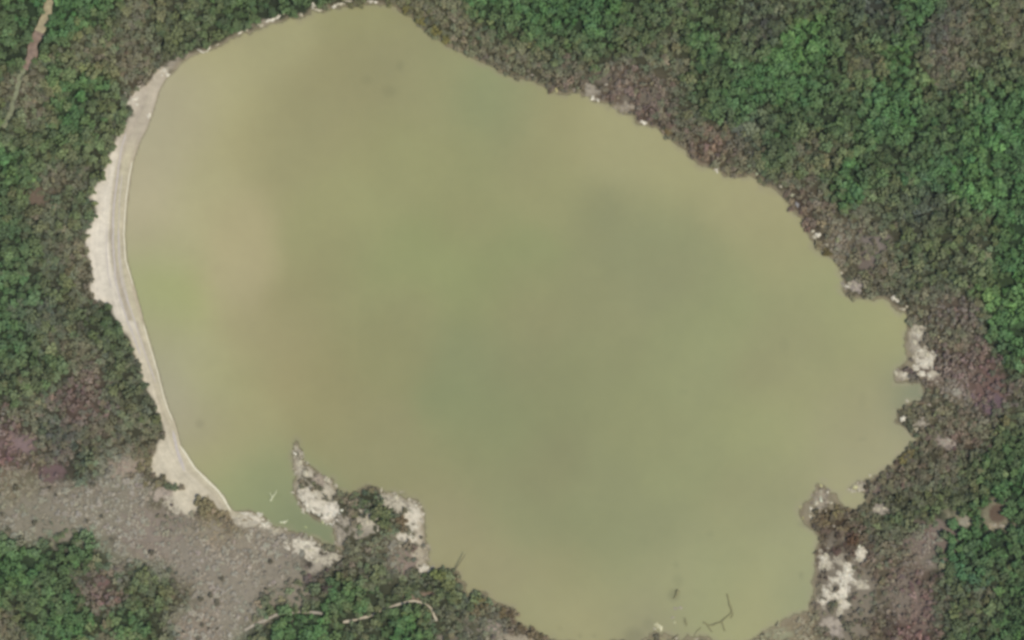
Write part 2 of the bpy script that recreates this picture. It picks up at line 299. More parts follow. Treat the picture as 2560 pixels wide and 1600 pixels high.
# beach: dry white sand above, a dark damp band, then paler damp sand down to the water
near = sd*np.where(PY > 800, 1.9, 1.0)
base = base+(lin((140,130,110))-base)*(sstep(14, 2, sd)*.75)[:, None]
dry = lin((216,208,194)); damp = lin((178,168,152)); mid = lin((192,184,160)); low = lin((184,172,152))
bc = np.where((near > 34)[:, None], dry, mid)
t1 = sstep(24, 30, near)*(1-sstep(32, 44, near)); bc = mid+(dry-mid)*sstep(32, 46, near)[:, None]; bc = bc*(1-t1[:, None])+damp*t1[:, None]
bc = bc+(low-bc)*sstep(12, 2, near)[:, None]
south = sstep(780, 860, PY); sc = lin((190,181,160)); bc = bc*(1-.7*south[:, None])+sc*.7*south[:, None]
north = sstep(400, 330, PY); bc = bc*(1-.75*north[:, None])+lin((178,168,154))*.75*north[:, None]
streak = vnoise(near*1.0, PY/14, 4.5, 501)*.6+vnoise(near*1.0, PY/6, 9, 511)*.4; bc *= (.88+.24*streak)[:, None]; bc *= (.86+.28*bright)[:, None]*(.95+.1*fbm(PX, PY, 16, 105, 3))[:, None]
base = base*(1-beach[:, None])+bc*beach[:, None]
# reddish dry pan with its own dark mud in the south-east
pan = sstep(1.12, .88, np.sqrt(((PX-2493)/21)**2+((PY-1283)/25)**2)+(fbm(PX, PY, 16, 5, 2)-.5)*.5)
base = base*(1-pan[:, None])+lin((100,85,72))*pan[:, None]
# mud of the pond bed
bed = sstep(5, -8, sd); mud = np.where((PX < 640)[:, None], lin((168,158,136)), lin((136,130,100)))
base = base*(1-bed[:, None])+mud*bed[:, None]
v, f = grid_mesh('ground', gx, gy, gz, m_ground)
me = mesh_from('ground', v, f, m_ground, True); add_attr(me, 'tone', np.clip(base/K, .005, .8))
link('ground', me, kind='structure')
def height_at(px, py):
    px = np.atleast_1d(np.asarray(px, float)); py = np.atleast_1d(np.asarray(py, float))
    s = shore_sd(px, py); bb = sstep(6, -5, sdist(px, py, BEACH)+(fbm(px, py, 14, 61, 3)-.5)*14)
    return ground_height(px, py, s, bb)

# ------------------------------------------------------------------ the water: murky, silt and algae give it its colour
WAT = [(1560,330,166,160,122),(1690,400,170,164,124),(1800,455,168,162,122),(1900,490,166,158,120),(1960,600,162,156,114),(345,560,186,172,150),(360,480,186,174,150),(400,230,182,172,150),(350,800,176,168,146),(380,320,182,172,150),(900,400,157,154,112),(850,500,158,155,113),(900,60,155,150,110),(980,20,152,148,108),(700,100,168,162,124),(620,110,172,164,128),(480,200,176,168,130),(440,260,174,164,142),(480,300,176,168,132),(400,350,178,170,142),(360,430,182,172,145),(340,600,178,170,140),(420,560,178,172,134),(350,680,170,168,130),
(400,740,164,170,112),(375,720,162,166,116),(420,830,170,168,122),(480,900,178,174,132),(430,960,172,164,145),(400,900,166,160,142),(450,1040,174,166,145),(500,1060,158,150,120),(560,700,178,166,132),(600,550,180,168,132),(500,450,178,170,134),
(560,330,174,166,126),(650,350,166,158,120),(720,400,159,152,114),(760,350,155,149,111),(840,200,158,150,112),(790,290,152,146,110),(980,160,148,142,108),(910,195,147,141,105),(970,232,144,140,104),(900,340,158,152,112),(1000,350,152,152,108),(1050,250,155,150,112),
(1200,280,142,147,108),(1250,350,143,145,108),(1230,220,142,150,112),(1100,120,150,147,110),(1120,200,152,150,110),(1300,230,152,148,110),(1400,300,157,152,112),(1500,330,163,158,118),(1620,380,165,160,120),(1560,300,160,152,115),(1700,450,160,156,114),(1800,470,158,154,112),
(1880,490,160,152,115),(1930,560,158,152,112),(1990,620,156,150,110),(1530,520,140,140,104),(1620,560,142,143,106),(1700,560,141,143,105),(1700,650,140,140,104),(1400,480,154,152,110),(1200,450,150,152,108),(1300,400,155,150,110),(1150,380,152,150,108),(900,500,154,154,110),
(1000,450,154,152,110),(1150,540,150,146,106),(800,600,156,152,111),(800,720,151,146,107),(700,800,158,150,112),(900,650,150,150,108),(1000,650,148,151,106),(1100,600,147,153,106),(1300,650,143,148,104),(1200,720,142,146,102),(1300,760,148,144,106),(1300,900,137,137,100),
(1200,880,138,142,104),(1180,1000,136,141,102),(1400,1000,137,139,100),(1500,900,140,141,102),(1500,750,143,142,104),(1600,700,142,143,106),(1350,1170,136,135,99),(1250,1080,138,142,102),(1150,1150,142,144,104),(900,1100,148,143,106),(800,1050,156,148,108),(800,950,152,145,106),
(950,900,146,143,103),(1000,800,148,146,106),(700,950,160,150,112),(600,850,166,156,120),(550,950,168,164,122),(620,1050,164,158,118),(600,1130,168,160,122),(540,1150,172,166,126),(590,1220,148,156,114),(640,1230,142,152,110),(700,1200,148,148,110),(700,1260,130,138,104),
(760,1320,126,135,102),(800,1340,126,132,102),(680,1290,138,142,112),(640,1270,148,150,112),(1080,1190,146,142,104),(970,1190,150,145,108),(1100,1300,155,146,114),(1100,1380,156,150,114),(1170,1400,152,146,110),(1250,1460,155,148,114),(1300,1300,142,143,105),(1200,1250,144,144,106),(1400,1450,148,144,106),(1330,1520,154,150,112),
(1400,1550,160,154,116),(1500,1560,158,152,112),(1560,1470,150,150,110),(1600,1330,140,142,104),(1500,1250,138,140,102),(1700,1150,143,145,104),(1600,1050,142,144,103),(1600,1570,148,142,112),(1700,1470,150,148,110),(1750,1450,150,152,112),(1800,1500,152,154,112),(1870,1520,158,154,110),
(1950,1450,153,153,110),(1900,1550,158,156,112),(1980,1350,150,150,112),(2010,1420,152,152,110),(2000,1500,150,152,112),(1900,1250,143,142,103),(1850,1350,146,146,106),(1980,1220,146,144,106),(2000,1100,152,152,108),(1900,1100,148,150,106),(2150,1050,160,157,118),(2200,1140,158,152,118),(2200,900,153,152,106),(2240,830,155,152,105),
(2100,980,152,150,106),(2050,900,150,150,107),(1960,860,145,143,104),(1965,830,147,146,106),(1850,800,146,150,106),(1750,850,143,146,105),(2000,700,152,152,110),(2060,760,150,150,107),(2150,800,150,152,106),(2200,780,158,154,112),(1700,900,145,147,106),(1800,700,144,146,106),(1900,650,150,150,108),
(2120,1230,155,150,112),(2110,1170,156,150,114),(2300,985,112,118,98),(2285,975,122,128,100),(2180,1020,142,136,102),(2155,970,145,140,104),(1960,870,144,141,103),(2037,1500,130,134,104),(2160,1095,146,140,106)]
wx, wy = np.arange(290, 2340, 5.), np.arange(-10, 1640, 5.)
WX, WY = np.meshgrid(wx, wy); wsd = shore_sd(WX.ravel(), WY.ravel())
A = np.array(WAT, float); wc = np.zeros((WX.size, 3)); cl = lin(A[:, 2:5])
qx = WX.ravel()+(fbm(WX.ravel(), WY.ravel(), 170, 201, 4)-.5)*60; qy = WY.ravel()+(fbm(WX.ravel(), WY.ravel(), 170, 211, 4)-.5)*60
nearsh = sstep(-90, -10, wsd); qx = WX.ravel()*nearsh+qx*(1-nearsh); qy = WY.ravel()*nearsh+qy*(1-nearsh)
for s in range(0, WX.size, 20000):
    e = s+20000; d2 = (qx[s:e, None]-A[:, 0])**2+(qy[s:e, None]-A[:, 1])**2
    wt = np.exp(-d2/(2*62.**2))+1e-3/(1+d2/3e3)**2; wc[s:e] = (wt@cl)/wt.sum(1, keepdims=True)
shal = (sstep(-16, 2, wsd+(fbm(WX.ravel(), WY.ravel(), 22, 241, 3)-.5)*22)*.7*sstep(500, 700, WX.ravel()))[:, None]; wc = wc*(1-shal)+lin((152,143,118))*shal
# weed and dark bed seen through shallow water
wc = np.clip(wc, 0, None)**.92*wc.mean()**.08
for (cx, cy, rx, ry, k) in [(530*1.0-30,1060,12,12,.86),(973,228,18,16,.90),(1000,165,10,14,.90),(915,200,16,12,.93),(1710,980,14,8,.95),(2157,1098,12,5,.92),(2155,1000,10,26,.95),(1960,862,12,24,.94),
        (1775,1335,10,8,.93),(2003,1438,7,10,.85),(1690,1412,8,10,.9),(1695,1450,14,18,.9),(1685,1488,15,16,.78),(1585,1590,26,22,.82),(1620,1560,14,18,.9),(1712,1555,5,10,.85),(690,1240,20,8,.95),(1145,1300,12,30,1.0),
        (2015,1310,22,10,.85),(1400,1570,8,6,.92),(1450,1590,5,8,.85),(1485,1590,8,6,.88),(640,500,60,40,1.0)]:
    d = np.sqrt(((WX.ravel()-cx)/rx)**2+((WY.ravel()-cy)/ry)**2); wc *= (1-(1-k)*sstep(1.5, .3, d))[:, None]
wc *= (1+.05*(fbm(WX.ravel(), WY.ravel(), 45, 221, 3)-.5))[:, None]
hue = (fbm(WX.ravel(), WY.ravel(), 120, 231, 3)-.5)[:, None]*np.array([.015, -.01, .0]); wc *= 1+hue
v, f = grid_mesh('pond_water', wx, wy, np.zeros(WX.size), m_water)
keep = (wsd[f] < 14).any(1); f = f[keep]; used = np.unique(f); remap = np.zeros(len(v), int); remap[used] = np.arange(len(used))
me = mesh_from('pond_water', v[used], remap[f], m_water, True); add_attr(me, 'tone', np.clip(wc[used]/K/np.array([1.055, 1.025, 1.13]), .01, .8))
add_attr(me, 'murk', sstep(2, -4, wsd[used]).astype(np.float32), 'FLOAT')
link('pond_water', me, kind='structure')

# ------------------------------------------------------------------ ribbons on the ground
def ribbon(name, pts, w, mat, lift=.08, seed=0, fade=True, **props):
    p = []; 
    for (x1, y1), (x2, y2) in zip(pts[:-1], pts[1:]):
        n = max(2, int(math.hypot(x2-x1, y2-y1)/3))
        p += [(x1+(x2-x1)*i/n, y1+(y2-y1)*i/n) for i in range(n)]
    p.append(pts[-1]); p = np.array(p, float)
    for _ in range(3): p[1:-1] = (p[:-2]+2*p[1:-1]+p[2:])/4
    t = np.gradient(p, axis=0); t /= np.linalg.norm(t, axis=1, keepdims=True)+1e-9; nrm = np.stack([-t[:, 1], t[:, 0]], 1)
    s = np.arange(len(p)); wob = .75+.5*vnoise(s*1., s*0., 3.5, 300+seed); wob2 = .75+.5*vnoise(s*1., s*0., 3.5, 350+seed)
    taper = np.minimum(1, np.minimum(s+.4, len(p)-.6-s)/5.) if fade else 1
    off = (vnoise(s*1., s*0., 9, 390+seed)-.5)*w*.4
    L = p+nrm*(off+w/2*wob*taper)[:, None]; R = p+nrm*(off-w/2*wob2*taper)[:, None]; C = p+nrm*off[:, None]
    q = np.concatenate([L, C, R]); z = np.maximum(height_at(q[:, 0], q[:, 1]), .0)+lift; z[len(p):2*len(p)] += .05
    v = np.stack([X(q[:, 0]), Y(q[:, 1]), z], 1); n = len(p); i = np.arange(n-1)
    f = np.concatenate([np.stack([i, i+1, i+n+1, i+n], 1), np.stack([i+n, i+n+1, i+2*n+1, i+2*n], 1)])
    return link(name, mesh_from(name, v, f, mat, True), **props)
for i, tr in enumerate(TRACKS):
    ribbon(tr['name'], tr['pts'], tr['w'], flat_mat('track_soil', tr['col'], .35, .7, 1.25), .12, i, False, kind='structure')
def shore_piece(i0, i1, off):
    n = len(SHORE); p = np.array([SHORE[k % n] for k in range(i0, i1)]); t = np.gradient(p, axis=0); t /= np.linalg.norm(t, axis=1, keepdims=True)
    return p+np.stack([t[:, 1], -t[:, 0]], 1)*off
def sh_index(x, y): return int(np.argmin((SHORE[:, 0]-x)**2+(SHORE[:, 1]-y)**2))
ia, ib = sh_index(582,1279), sh_index(348,357)
fo = shore_piece(ia, ib, 3)
for k, (a0, a1, ww, lab) in enumerate([(sh_index(582,1279), sh_index(450,1110)+1, 5, 'thick pale yellow line of dried foam along the southern end of the west beach'),
        (sh_index(437,1054), sh_index(360,805)+1, 2.5, 'thin pale line of dried foam along the middle of the west beach'),
        (sh_index(336,717), sh_index(334,400)+1, 3, 'pale yellow line of dried foam where the wide white beach meets the water')]):
    P = shore_piece(a0, a1, 3.0); ribbon('foam_line', [tuple(q) for q in P], ww, m_foam, .05, 20+k, label=lab, category='foam line', group='foam and debris lines left along the west beach')
for k, (pts, ww, lab) in enumerate([
        ([(316,330),(304,370),(298,410),(291,460),(285,520),(283,580),(284,640),(290,700),(302,750),(318,800),(338,850),(352,890)], 4.5, 'long dark strand line along the middle of the wide white beach'),
        ([(296,560),(297,640),(304,700),(318,750),(336,800),(352,850),(372,910),(390,960)], 3.0, 'fainter strand line just above the water on the west beach'),
        ([(306,430),(299,500),(297,570),(300,640),(309,700),(322,755),(342,815)], 2.0, 'thin pinkish strand line close to the water on the wide white beach'),
        ([(268,560),(266,620),(270,680),(280,725)], 2.5, 'faint curved strand line high on the widest white stretch'),
        ([(432,1075),(440,1110),(450,1150),(462,1180)], 8, 'short broad damp line on the sand flat at the south end of the beach')]):
    ribbon('strand_line', pts, ww, m_wrack, .04, 40+k, label=lab, category='strand line', group='foam and debris lines left along the west beach')

# ------------------------------------------------------------------ plant shapes
def ico(sub):
    import bmesh
    bm = bmesh.new(); bmesh.ops.create_icosphere(bm, subdivisions=sub, radius=1)
    v = np.array([q.co[:] for q in bm.verts]); f = np.array([[q.index for q in p.verts] for p in bm.faces]); bm.free(); return v, f
ICO1, ICO2, ICO3 = ico(1), ico(2), ico(3)
def crown_shape(seed, lobes, cards, flat, card_size, lobe_r, core=True, spread=.62):
    r = np.random.default_rng(seed); V = []; F = []; Sh = []; nv = 0
    ang = r.random()*6.28; cs = []
    for k in range(lobes):
        a = ang+k*2.4; d = spread*math.sqrt((k+.4)/lobes)*(.75+.5*r.random())
        cs.append((math.cos(a)*d, math.sin(a)*d, flat*(.55+.45*(1-d)+(r.random()-.5)*.35), lobe_r*(.75+.5*r.random())))
    for (cx, cy, cz, lr) in cs:
        v0, f0 = ICO2 if core else ICO1
        v = v0*(1+.30*(r.random((len(v0), 1))-.5)*2); v = v*np.array([lr, lr, lr*.75*flat/.7])+(cx, cy, cz); v[:, 2] = np.maximum(v[:, 2], .05)
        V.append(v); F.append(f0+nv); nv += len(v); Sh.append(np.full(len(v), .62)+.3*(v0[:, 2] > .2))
    for k in range(cards):
        cx, cy, cz, lr = cs[r.integers(len(cs))]
        d = r.normal(size=3); d[2] = abs(d[2])*1.1+.05; d /= np.linalg.norm(d)
        p = np.array([cx, cy, cz])+d*lr*(.85+.35*r.random())*np.array([1, 1, .8])
        nrm = d+r.normal(size=3)*.45; nrm /= np.linalg.norm(nrm); u = np.cross(nrm, r.normal(size=3)); u /= np.linalg.norm(u)+1e-9; w_ = np.cross(nrm, u)
        s = card_size*(.6+.8*r.random()); s2 = s*(.5+.4*r.random())
        q = np.array([p-u*s, p-w_*s2-nrm*s*.15, p+u*s, p+w_*s2-nrm*s*.15]); V.append(q); F.append(np.array([[0, 1, 2], [0, 2, 3]])+nv); nv += 4
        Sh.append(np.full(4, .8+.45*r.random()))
    return np.concatenate(V), np.concatenate(F), np.concatenate(Sh)
def make_mesh(name, vfs, mat):
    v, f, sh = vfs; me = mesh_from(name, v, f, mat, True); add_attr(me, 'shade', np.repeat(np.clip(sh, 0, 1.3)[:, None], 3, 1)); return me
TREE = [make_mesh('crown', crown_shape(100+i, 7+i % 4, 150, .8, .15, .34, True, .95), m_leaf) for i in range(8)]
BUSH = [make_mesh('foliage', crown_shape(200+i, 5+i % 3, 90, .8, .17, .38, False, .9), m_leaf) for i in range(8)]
def twig_shape(seed):
    r = np.random.default_rng(seed); V = []; F = []; nv = 0; Sh = []
    for k in range(34):
        a = r.random()*6.28; el = .25+1.2*r.random(); L = .7+.35*r.random()
        p0 = np.array([0, 0, .1])+r.normal(size=3)*.05; d = np.array([math.cos(a)*math.cos(el), math.sin(a)*math.cos(el), math.sin(el)*.8])
        p1 = p0+d*L*.55; d2 = d+r.normal(size=3)*.35; p2 = p1+d2/np.linalg.norm(d2)*L*.5
        s = np.cross(d, (0, 0, 1)); s /= np.linalg.norm(s)+1e-6
        q = np.array([p0-s*.035, p0+s*.035, p1+s*.03, p1-s*.03, p2+s*.012, p2-s*.012]); V.append(q)
        F.append(np.array([[0, 1, 2], [0, 2, 3], [3, 2, 4], [3, 4, 5]])+nv); nv += 6; Sh.append(np.full(6, .9+.4*r.random()))
    c = crown_shape(seed+50, 3, 46, .7, .17, .42, False, .55); V.append(c[0]); F.append(c[1]+nv); Sh.append(c[2])
    return np.concatenate(V), np.concatenate(F), np.concatenate(Sh)
DRY = [make_mesh('dry_foliage', twig_shape(300+i), m_dry) for i in range(6)]
def tube(pts, rad, mat, name, sides=7):
    pts = np.array(pts, float); V = []; n = len(pts)
    for i, p in enumerate(pts):
        t = pts[min(i+1, n-1)]-pts[max(i-1, 0)]; t /= np.linalg.norm(t)+1e-9
        u = np.cross(t, (0.13, .2, 1)) if abs(t[2]) < .9 else np.cross(t, (1, 0, 0)); u /= np.linalg.norm(u); w_ = np.cross(t, u)
        V += [p+rad[i]*(math.cos(a)*u+math.sin(a)*w_) for a in np.linspace(0, 2*math.pi, sides, endpoint=False)]
    F = [[i*sides+j, i*sides+(j+1) % sides, (i+1)*sides+(j+1) % sides, (i+1)*sides+j] for i in range(n-1) for j in range(sides)]
    return mesh_from(name, V, F, mat, True)
TRUNK = [tube([(0, 0, -.2), (.02, .02, .25), (-.03, .04, .5), (.04, 0, .8)], [.075, .055, .045, .02], m_bark, 'trunk') for _ in range(1)]

W1, W2, W3 = (226,220,204), (200,193,172), (172,164,150)
ROCKS = [(678,50,17,4.5,14,W1),(696,42,7,4,40,W1),(651,63,7,5,0,W2),(707,31,6,4,-40,W2),(752,37,6,5,0,W2),(785,14,6,8,-20,W1),(796,25,10,4,0,W2),(835,17,6,6,0,W1),(850,10,12,4,5,W2),(872,3,11,3.5,0,W2),(925,3,7,4,0,W1),(938,4,6,4,0,W1),
(498,126,9,2.6,-28,W1),(509,130,8,2.8,0,W1),(522,122,9,2.6,62,W1),(543,112,7,2,20,W2),(600,82,7,3,25,W1),(616,76,6,3,25,W2),(408,176,7,6,30,W1),(418,185,6,6,0,W1),(404,188,4,4,0,W1),(420,170,5,3,0,W2),(338,248,9,5,30,W1),(372,290,6,8,0,W1),(343,262,5,4,0,W1),
(1391,226,3.5,8,0,(196,190,140)),(1435,224,3.5,6,0,W3),(1482,243,6,7,-40,W1),(1494,250,6,4,-40,W1),(1470,215,8,8,0,W3),(1609,306,9,6,-8,W1),(1568,266,5,4,0,W3),(1515,212,5,4,0,W3),(1330,188,5,3,0,W3),
(1790,425,4.5,8,15,W1),(1891,433,4,4,0,(170,180,150)),(1951,466,4.5,5,0,W2),(1981,487,6.5,4.5,0,(206,206,176)),(1993,511,5,8,0,(150,148,150)),
(2043,588,8,9,-40,W1),(2032,578,5,5,0,W2),(2036,594,4,7,30,W2),(2066,611,4,4,0,W2),(2103,681,4,3.5,0,W2),(2116,716,9,4,-10,W1),(2125,710,5,7,0,W2),(2138,712,6,8,0,W3),(2133,727,5,5,0,W3),
(2235,744,7,8,-40,W1),(2243,752,6,6,0,W1),(2256,772,8,4,0,W2),(2266,765,4,4,0,W2),(2293,825,7,9,0,W2),(2297,840,5,6,0,W1),(2287,855,6,8,0,W2),(2300,877,8,4,0,W1),(2317,886,5,7,0,W2),(2310,908,10,6,30,W1),(2290,919,9,5,-35,W1),(2305,932,10,6,-30,W1),(2322,938,7,5,-20,W1),(2326,905,6,8,0,W1),
(2240,932,5,8,0,W2),(2262,936,7,5,30,W1),(2257,1047,8.5,7,25,W1),(2268,1003,4,6,20,W2),(2290,1073,5,7,0,W2),(2303,1056,10,4,0,W3),(2322,1012,6,5,0,W3),(2360,1108,8,7,0,W3),(2372,1100,7,5,0,W3),(2340,955,6,4,0,W3),
(2138,1218,7,6,0,(206,202,158)),(2148,1224,5,6,0,W2),(2152,1214,4,5,0,W2),(2174,1187,4,4,0,W2),(2052,1249,4,9,0,(224,228,206)),(2053,1229,4,5,0,W2),(2053,1214,4,4.5,0,(200,196,150)),(2069,1231,3.5,3.5,0,W1),(2041,1258,6,7,0,W2),(2047,1270,5,5,0,W3),(2038,1245,4,6,0,W3),
(2026,1269,4,5,0,W1),(2025,1278,3.5,4,0,W2),(2001,1268,4,3.5,0,(190,186,140)),(2026,1291,4,6,0,W2),(2007,1295,3,5,0,(170,166,120)),(2078,1257,4,4,0,W2),(2084,1315,4,4,0,W3),(2192,1272,8,6,0,W2),(2208,1268,6,4,0,W2),(2148,1328,6,3,-45,W3),
(2060,1398,7,9,0,W1),(2065,1385,5,5,0,W2),(2057,1418,6,7,0,W2),(2148,1380,5,8,0,W1),(2155,1377,4,4,0,W1),(2146,1398,6,6,0,W2),(2117,1420,8,7,0,W1),(2110,1436,9,7,0,W1),(2113,1455,8,9,0,W1),(2105,1470,7,8,0,W1),(2110,1490,7,8,0,W1),(2099,1503,6,7,0,W2),
(2084,1450,7,4,0,W1),(2133,1448,9,3,-35,W1),(2150,1462,8,4,0,W2),(2163,1452,7,3,10,W2),(2064,1478,6,9,0,W1),(2057,1503,6,4,0,W1),(2084,1488,6,6,0,W1),(2097,1522,4,8,0,W2),(2078,1472,4,5,0,W2),
(1641,1562,5,9,20,(214,210,176)),(1650,1566,5,10,10,(222,218,186)),(1636,1572,5,4,0,W2),(1690,1521,6,4,0,W3),(1702,1519,4,5,0,W3),(1681,1544,6,3,5,W3),(1686,1556,4,5,0,(186,184,150)),(1690,1596,5,5,0,W2),(1740,1598,5,5,0,W2),(1944,1583,6,4,0,(206,206,176)),(1955,1577,4,3,0,W2),
(740,1120,4,6,0,W2),(738,1134,5,5,0,W1),(748,1158,9,8,0,W2),(765,1184,6,10,20,W2),(818,1200,7,9,30,W2),(755,1244,5,9,0,W1),(766,1258,6,8,0,W1),(822,1285,8,9,0,W1),(808,1272,8,7,0,W1),(783,1276,10,5,-30,W1),(953,1226,3,7,0,W2),(990,1244,8,8,0,W2),(1029,1343,9,4,0,W1),(1064,1418,8,5,0,W1),
(847,1340,6,12,0,W3),(915,1303,7,9,0,W2),(650,1286,7,6,0,W1),(660,1312,8,4,-30,W1),(690,1326,10,3,20,W2),(711,1305,5,4,0,W1),(764,1318,4,4,0,(176,184,140)),(758,1356,9,7,0,W1),(775,1373,10,6,0,W2),(798,1362,5,4,0,W2),(815,1378,9,3,-40,W1),(825,1395,8,3,40,W2),(836,1390,7,3,30,W2),(790,1402,7,4,0,W2),
(612,1284,9,4,0,W1),(632,1292,8,4,0,W1),(595,1288,6,4,0,W2),(806,1305,4,6,0,(190,194,150)),(2411,1296,4,7,30,W3),(2418,1308,4,6,30,W3),(2484,1313,8,3.5,-8,W3),(2504,1314,8,3.5,0,W3),(2527,1295,4,8,0,W3)]
def rock_shape(seed):
    r = np.random.default_rng(seed); V = []; F = []; Sh = []; nv = 0
    for k in range(15):
        v0, f0 = ICO2; rad = .34*(1-.03*k)*(.7+.6*r.random()); a_ = r.random()*6.28; q = (0 if k == 0 else 1.05*math.sqrt(r.random()))
        if k == 0: rad = .6
        d = np.zeros(len(v0))
        for j in range(5):
            n_ = r.normal(size=3); n_ /= np.linalg.norm(n_); d += np.maximum(0, v0@n_-.2)*r.uniform(-.7, .3)
        v = v0*(1+d+r.normal(0, .07, len(v0)))[:, None]*rad*np.array([1+r.random()*.5, 1, .9]); t_ = r.random()*3.14
        v = np.stack([v[:, 0]*math.cos(t_)-v[:, 1]*math.sin(t_)+q*math.cos(a_), v[:, 0]*math.sin(t_)+v[:, 1]*math.cos(t_)+q*math.sin(a_), v[:, 2]], 1)
        V.append(v); F.append(f0+nv); nv += len(v); Sh.append(np.full(len(v), 1-.3*r.random()))
    return np.concatenate(V), np.concatenate(F), np.concatenate(Sh)
ROCK = [make_mesh('rock', rock_shape(500+i), m_rock) for i in range(8)]
# ------------------------------------------------------------------ where the plants stand
def clear(px, py):
    sdv = shore_sd(px, py); bb = sdist(px, py, BEACH)+(fbm(px, py, 14, 61, 3)-.5)*14
    stv, pcv = pale_field(px, py)
    for ox, oy in ((7, 0), (-7, 0), (0, 7), (0, -7)):
        s2, c2 = pale_field(px+ox, py+oy); up = (s2*c2.mean(1) > stv*pcv.mean(1))
        pcv = np.where(up[:, None], c2, pcv); stv = np.where(up, s2, stv)
    keep = (sdv > 1+16*np.maximum(0, fbm(px, py, 20, 461, 3)-.5)) & (bb > -1)
    lumv = pcv.mean(1)
    pr = np.where(lumv > lin((150,142,130)).mean(), 1-.97*stv, 1-.45*stv)
    keep &= rng.random(len(px)) < pr
    for tr in TRACKS: keep &= polydist(px, py, tr['pts']) > tr['w']*.5+3
    for q in ROCKS: keep &= ((px-q[0])/(q[2]+6))**2+((py-q[1])/(q[3]+6))**2 > 1
    keep &= ((px-2493)/26)**2+((py-1283)/30)**2 > 1
    keep &= ~((sdv < 9) & (stv > .4))
    return keep, sdv, stv
def hexpts(step, jit):
    xs = np.arange(-110, 2670, step); ys = np.arange(-110, 1710, step*.866)
    gx_, gy_ = np.meshgrid(xs, ys); gx_ = gx_+(np.arange(len(ys)) % 2)[:, None]*step/2
    gx_ = gx_.ravel(); gy_ = gy_.ravel(); return gx_+(rng.random(len(gx_))-.5)*step*jit, gy_+(rng.random(len(gx_))-.5)*step*jit
plants = []      # type, px, py, radius m, height m, colour, variant
def greenness(c): return (c[:, 1]-c[:, 0])/(c.mean(1)+1e-6)
for kind, step in (('tree', 16.0), ('bush', 11.5)):
    px, py = hexpts(step, .95); k, sdv, stv = clear(px, py); px, py, sdv, stv = px[k], py[k], sdv[k], stv[k]
    c0 = veg_colour(px, py, 32); g = greenness(c0)+(rng.random(len(px))-.5)*.26
    sel = (g > .17) if kind == 'tree' else (g <= .21)
    if kind == 'tree': sel &= sdv > 6
    hole = fbm(px, py, 24, 451, 2); sel &= ~((hole > .74) | (hole < .24)) | (rng.random(len(px)) < .25)
    if kind == 'bush': sel &= (c0.mean(1) < .125) | (rng.random(len(px)) < .8)
    px, py, sdv, stv, c0 = px[sel], py[sel], sdv[sel], stv[sel], c0[sel]
    c = veg_colour(px, py, 32, True); gg = greenness(c0)
    lv = c.mean(1, keepdims=True)
    br = np.exp(rng.normal(0, .17, len(px)))[:, None]*(.86+.28*fbm(px, py, 40, 401, 3))[:, None]
    hue = 1+rng.normal(0, .05, (len(px), 3)); c = c*br*hue
    if kind == 'tree': rad = 1.3+1.5*rng.random(len(px))**1.5+1.1*(rng.random(len(px)) < .05); h = rad*.95+rng.random(len(px))*1.6
    else: rad = 1.1+.9*rng.random(len(px))**1.3; h = rad*.65+rng.random(len(px))*.7
    for i in range(len(px)):
        if kind == 'bush' and lv[i] > .13:
            if rng.random() < .03: c[i] = c0[i]*np.array([.42, .42, .36]); h[i] *= 1.2
            else: c[i] = c[i]*.45+c0[i]*.55; h[i] *= .6
        tp = kind if kind == 'tree' else ('dry' if (gg[i] < -.02 and lv[i] > .11 and rng.random() < .75) else 'bush')
        plants.append((tp, px[i], py[i], rad[i], h[i], c[i]))
gain = {'tree': np.array([1.8, 1.85, 1.5]), 'bush': 1.75, 'dry': 1.65}

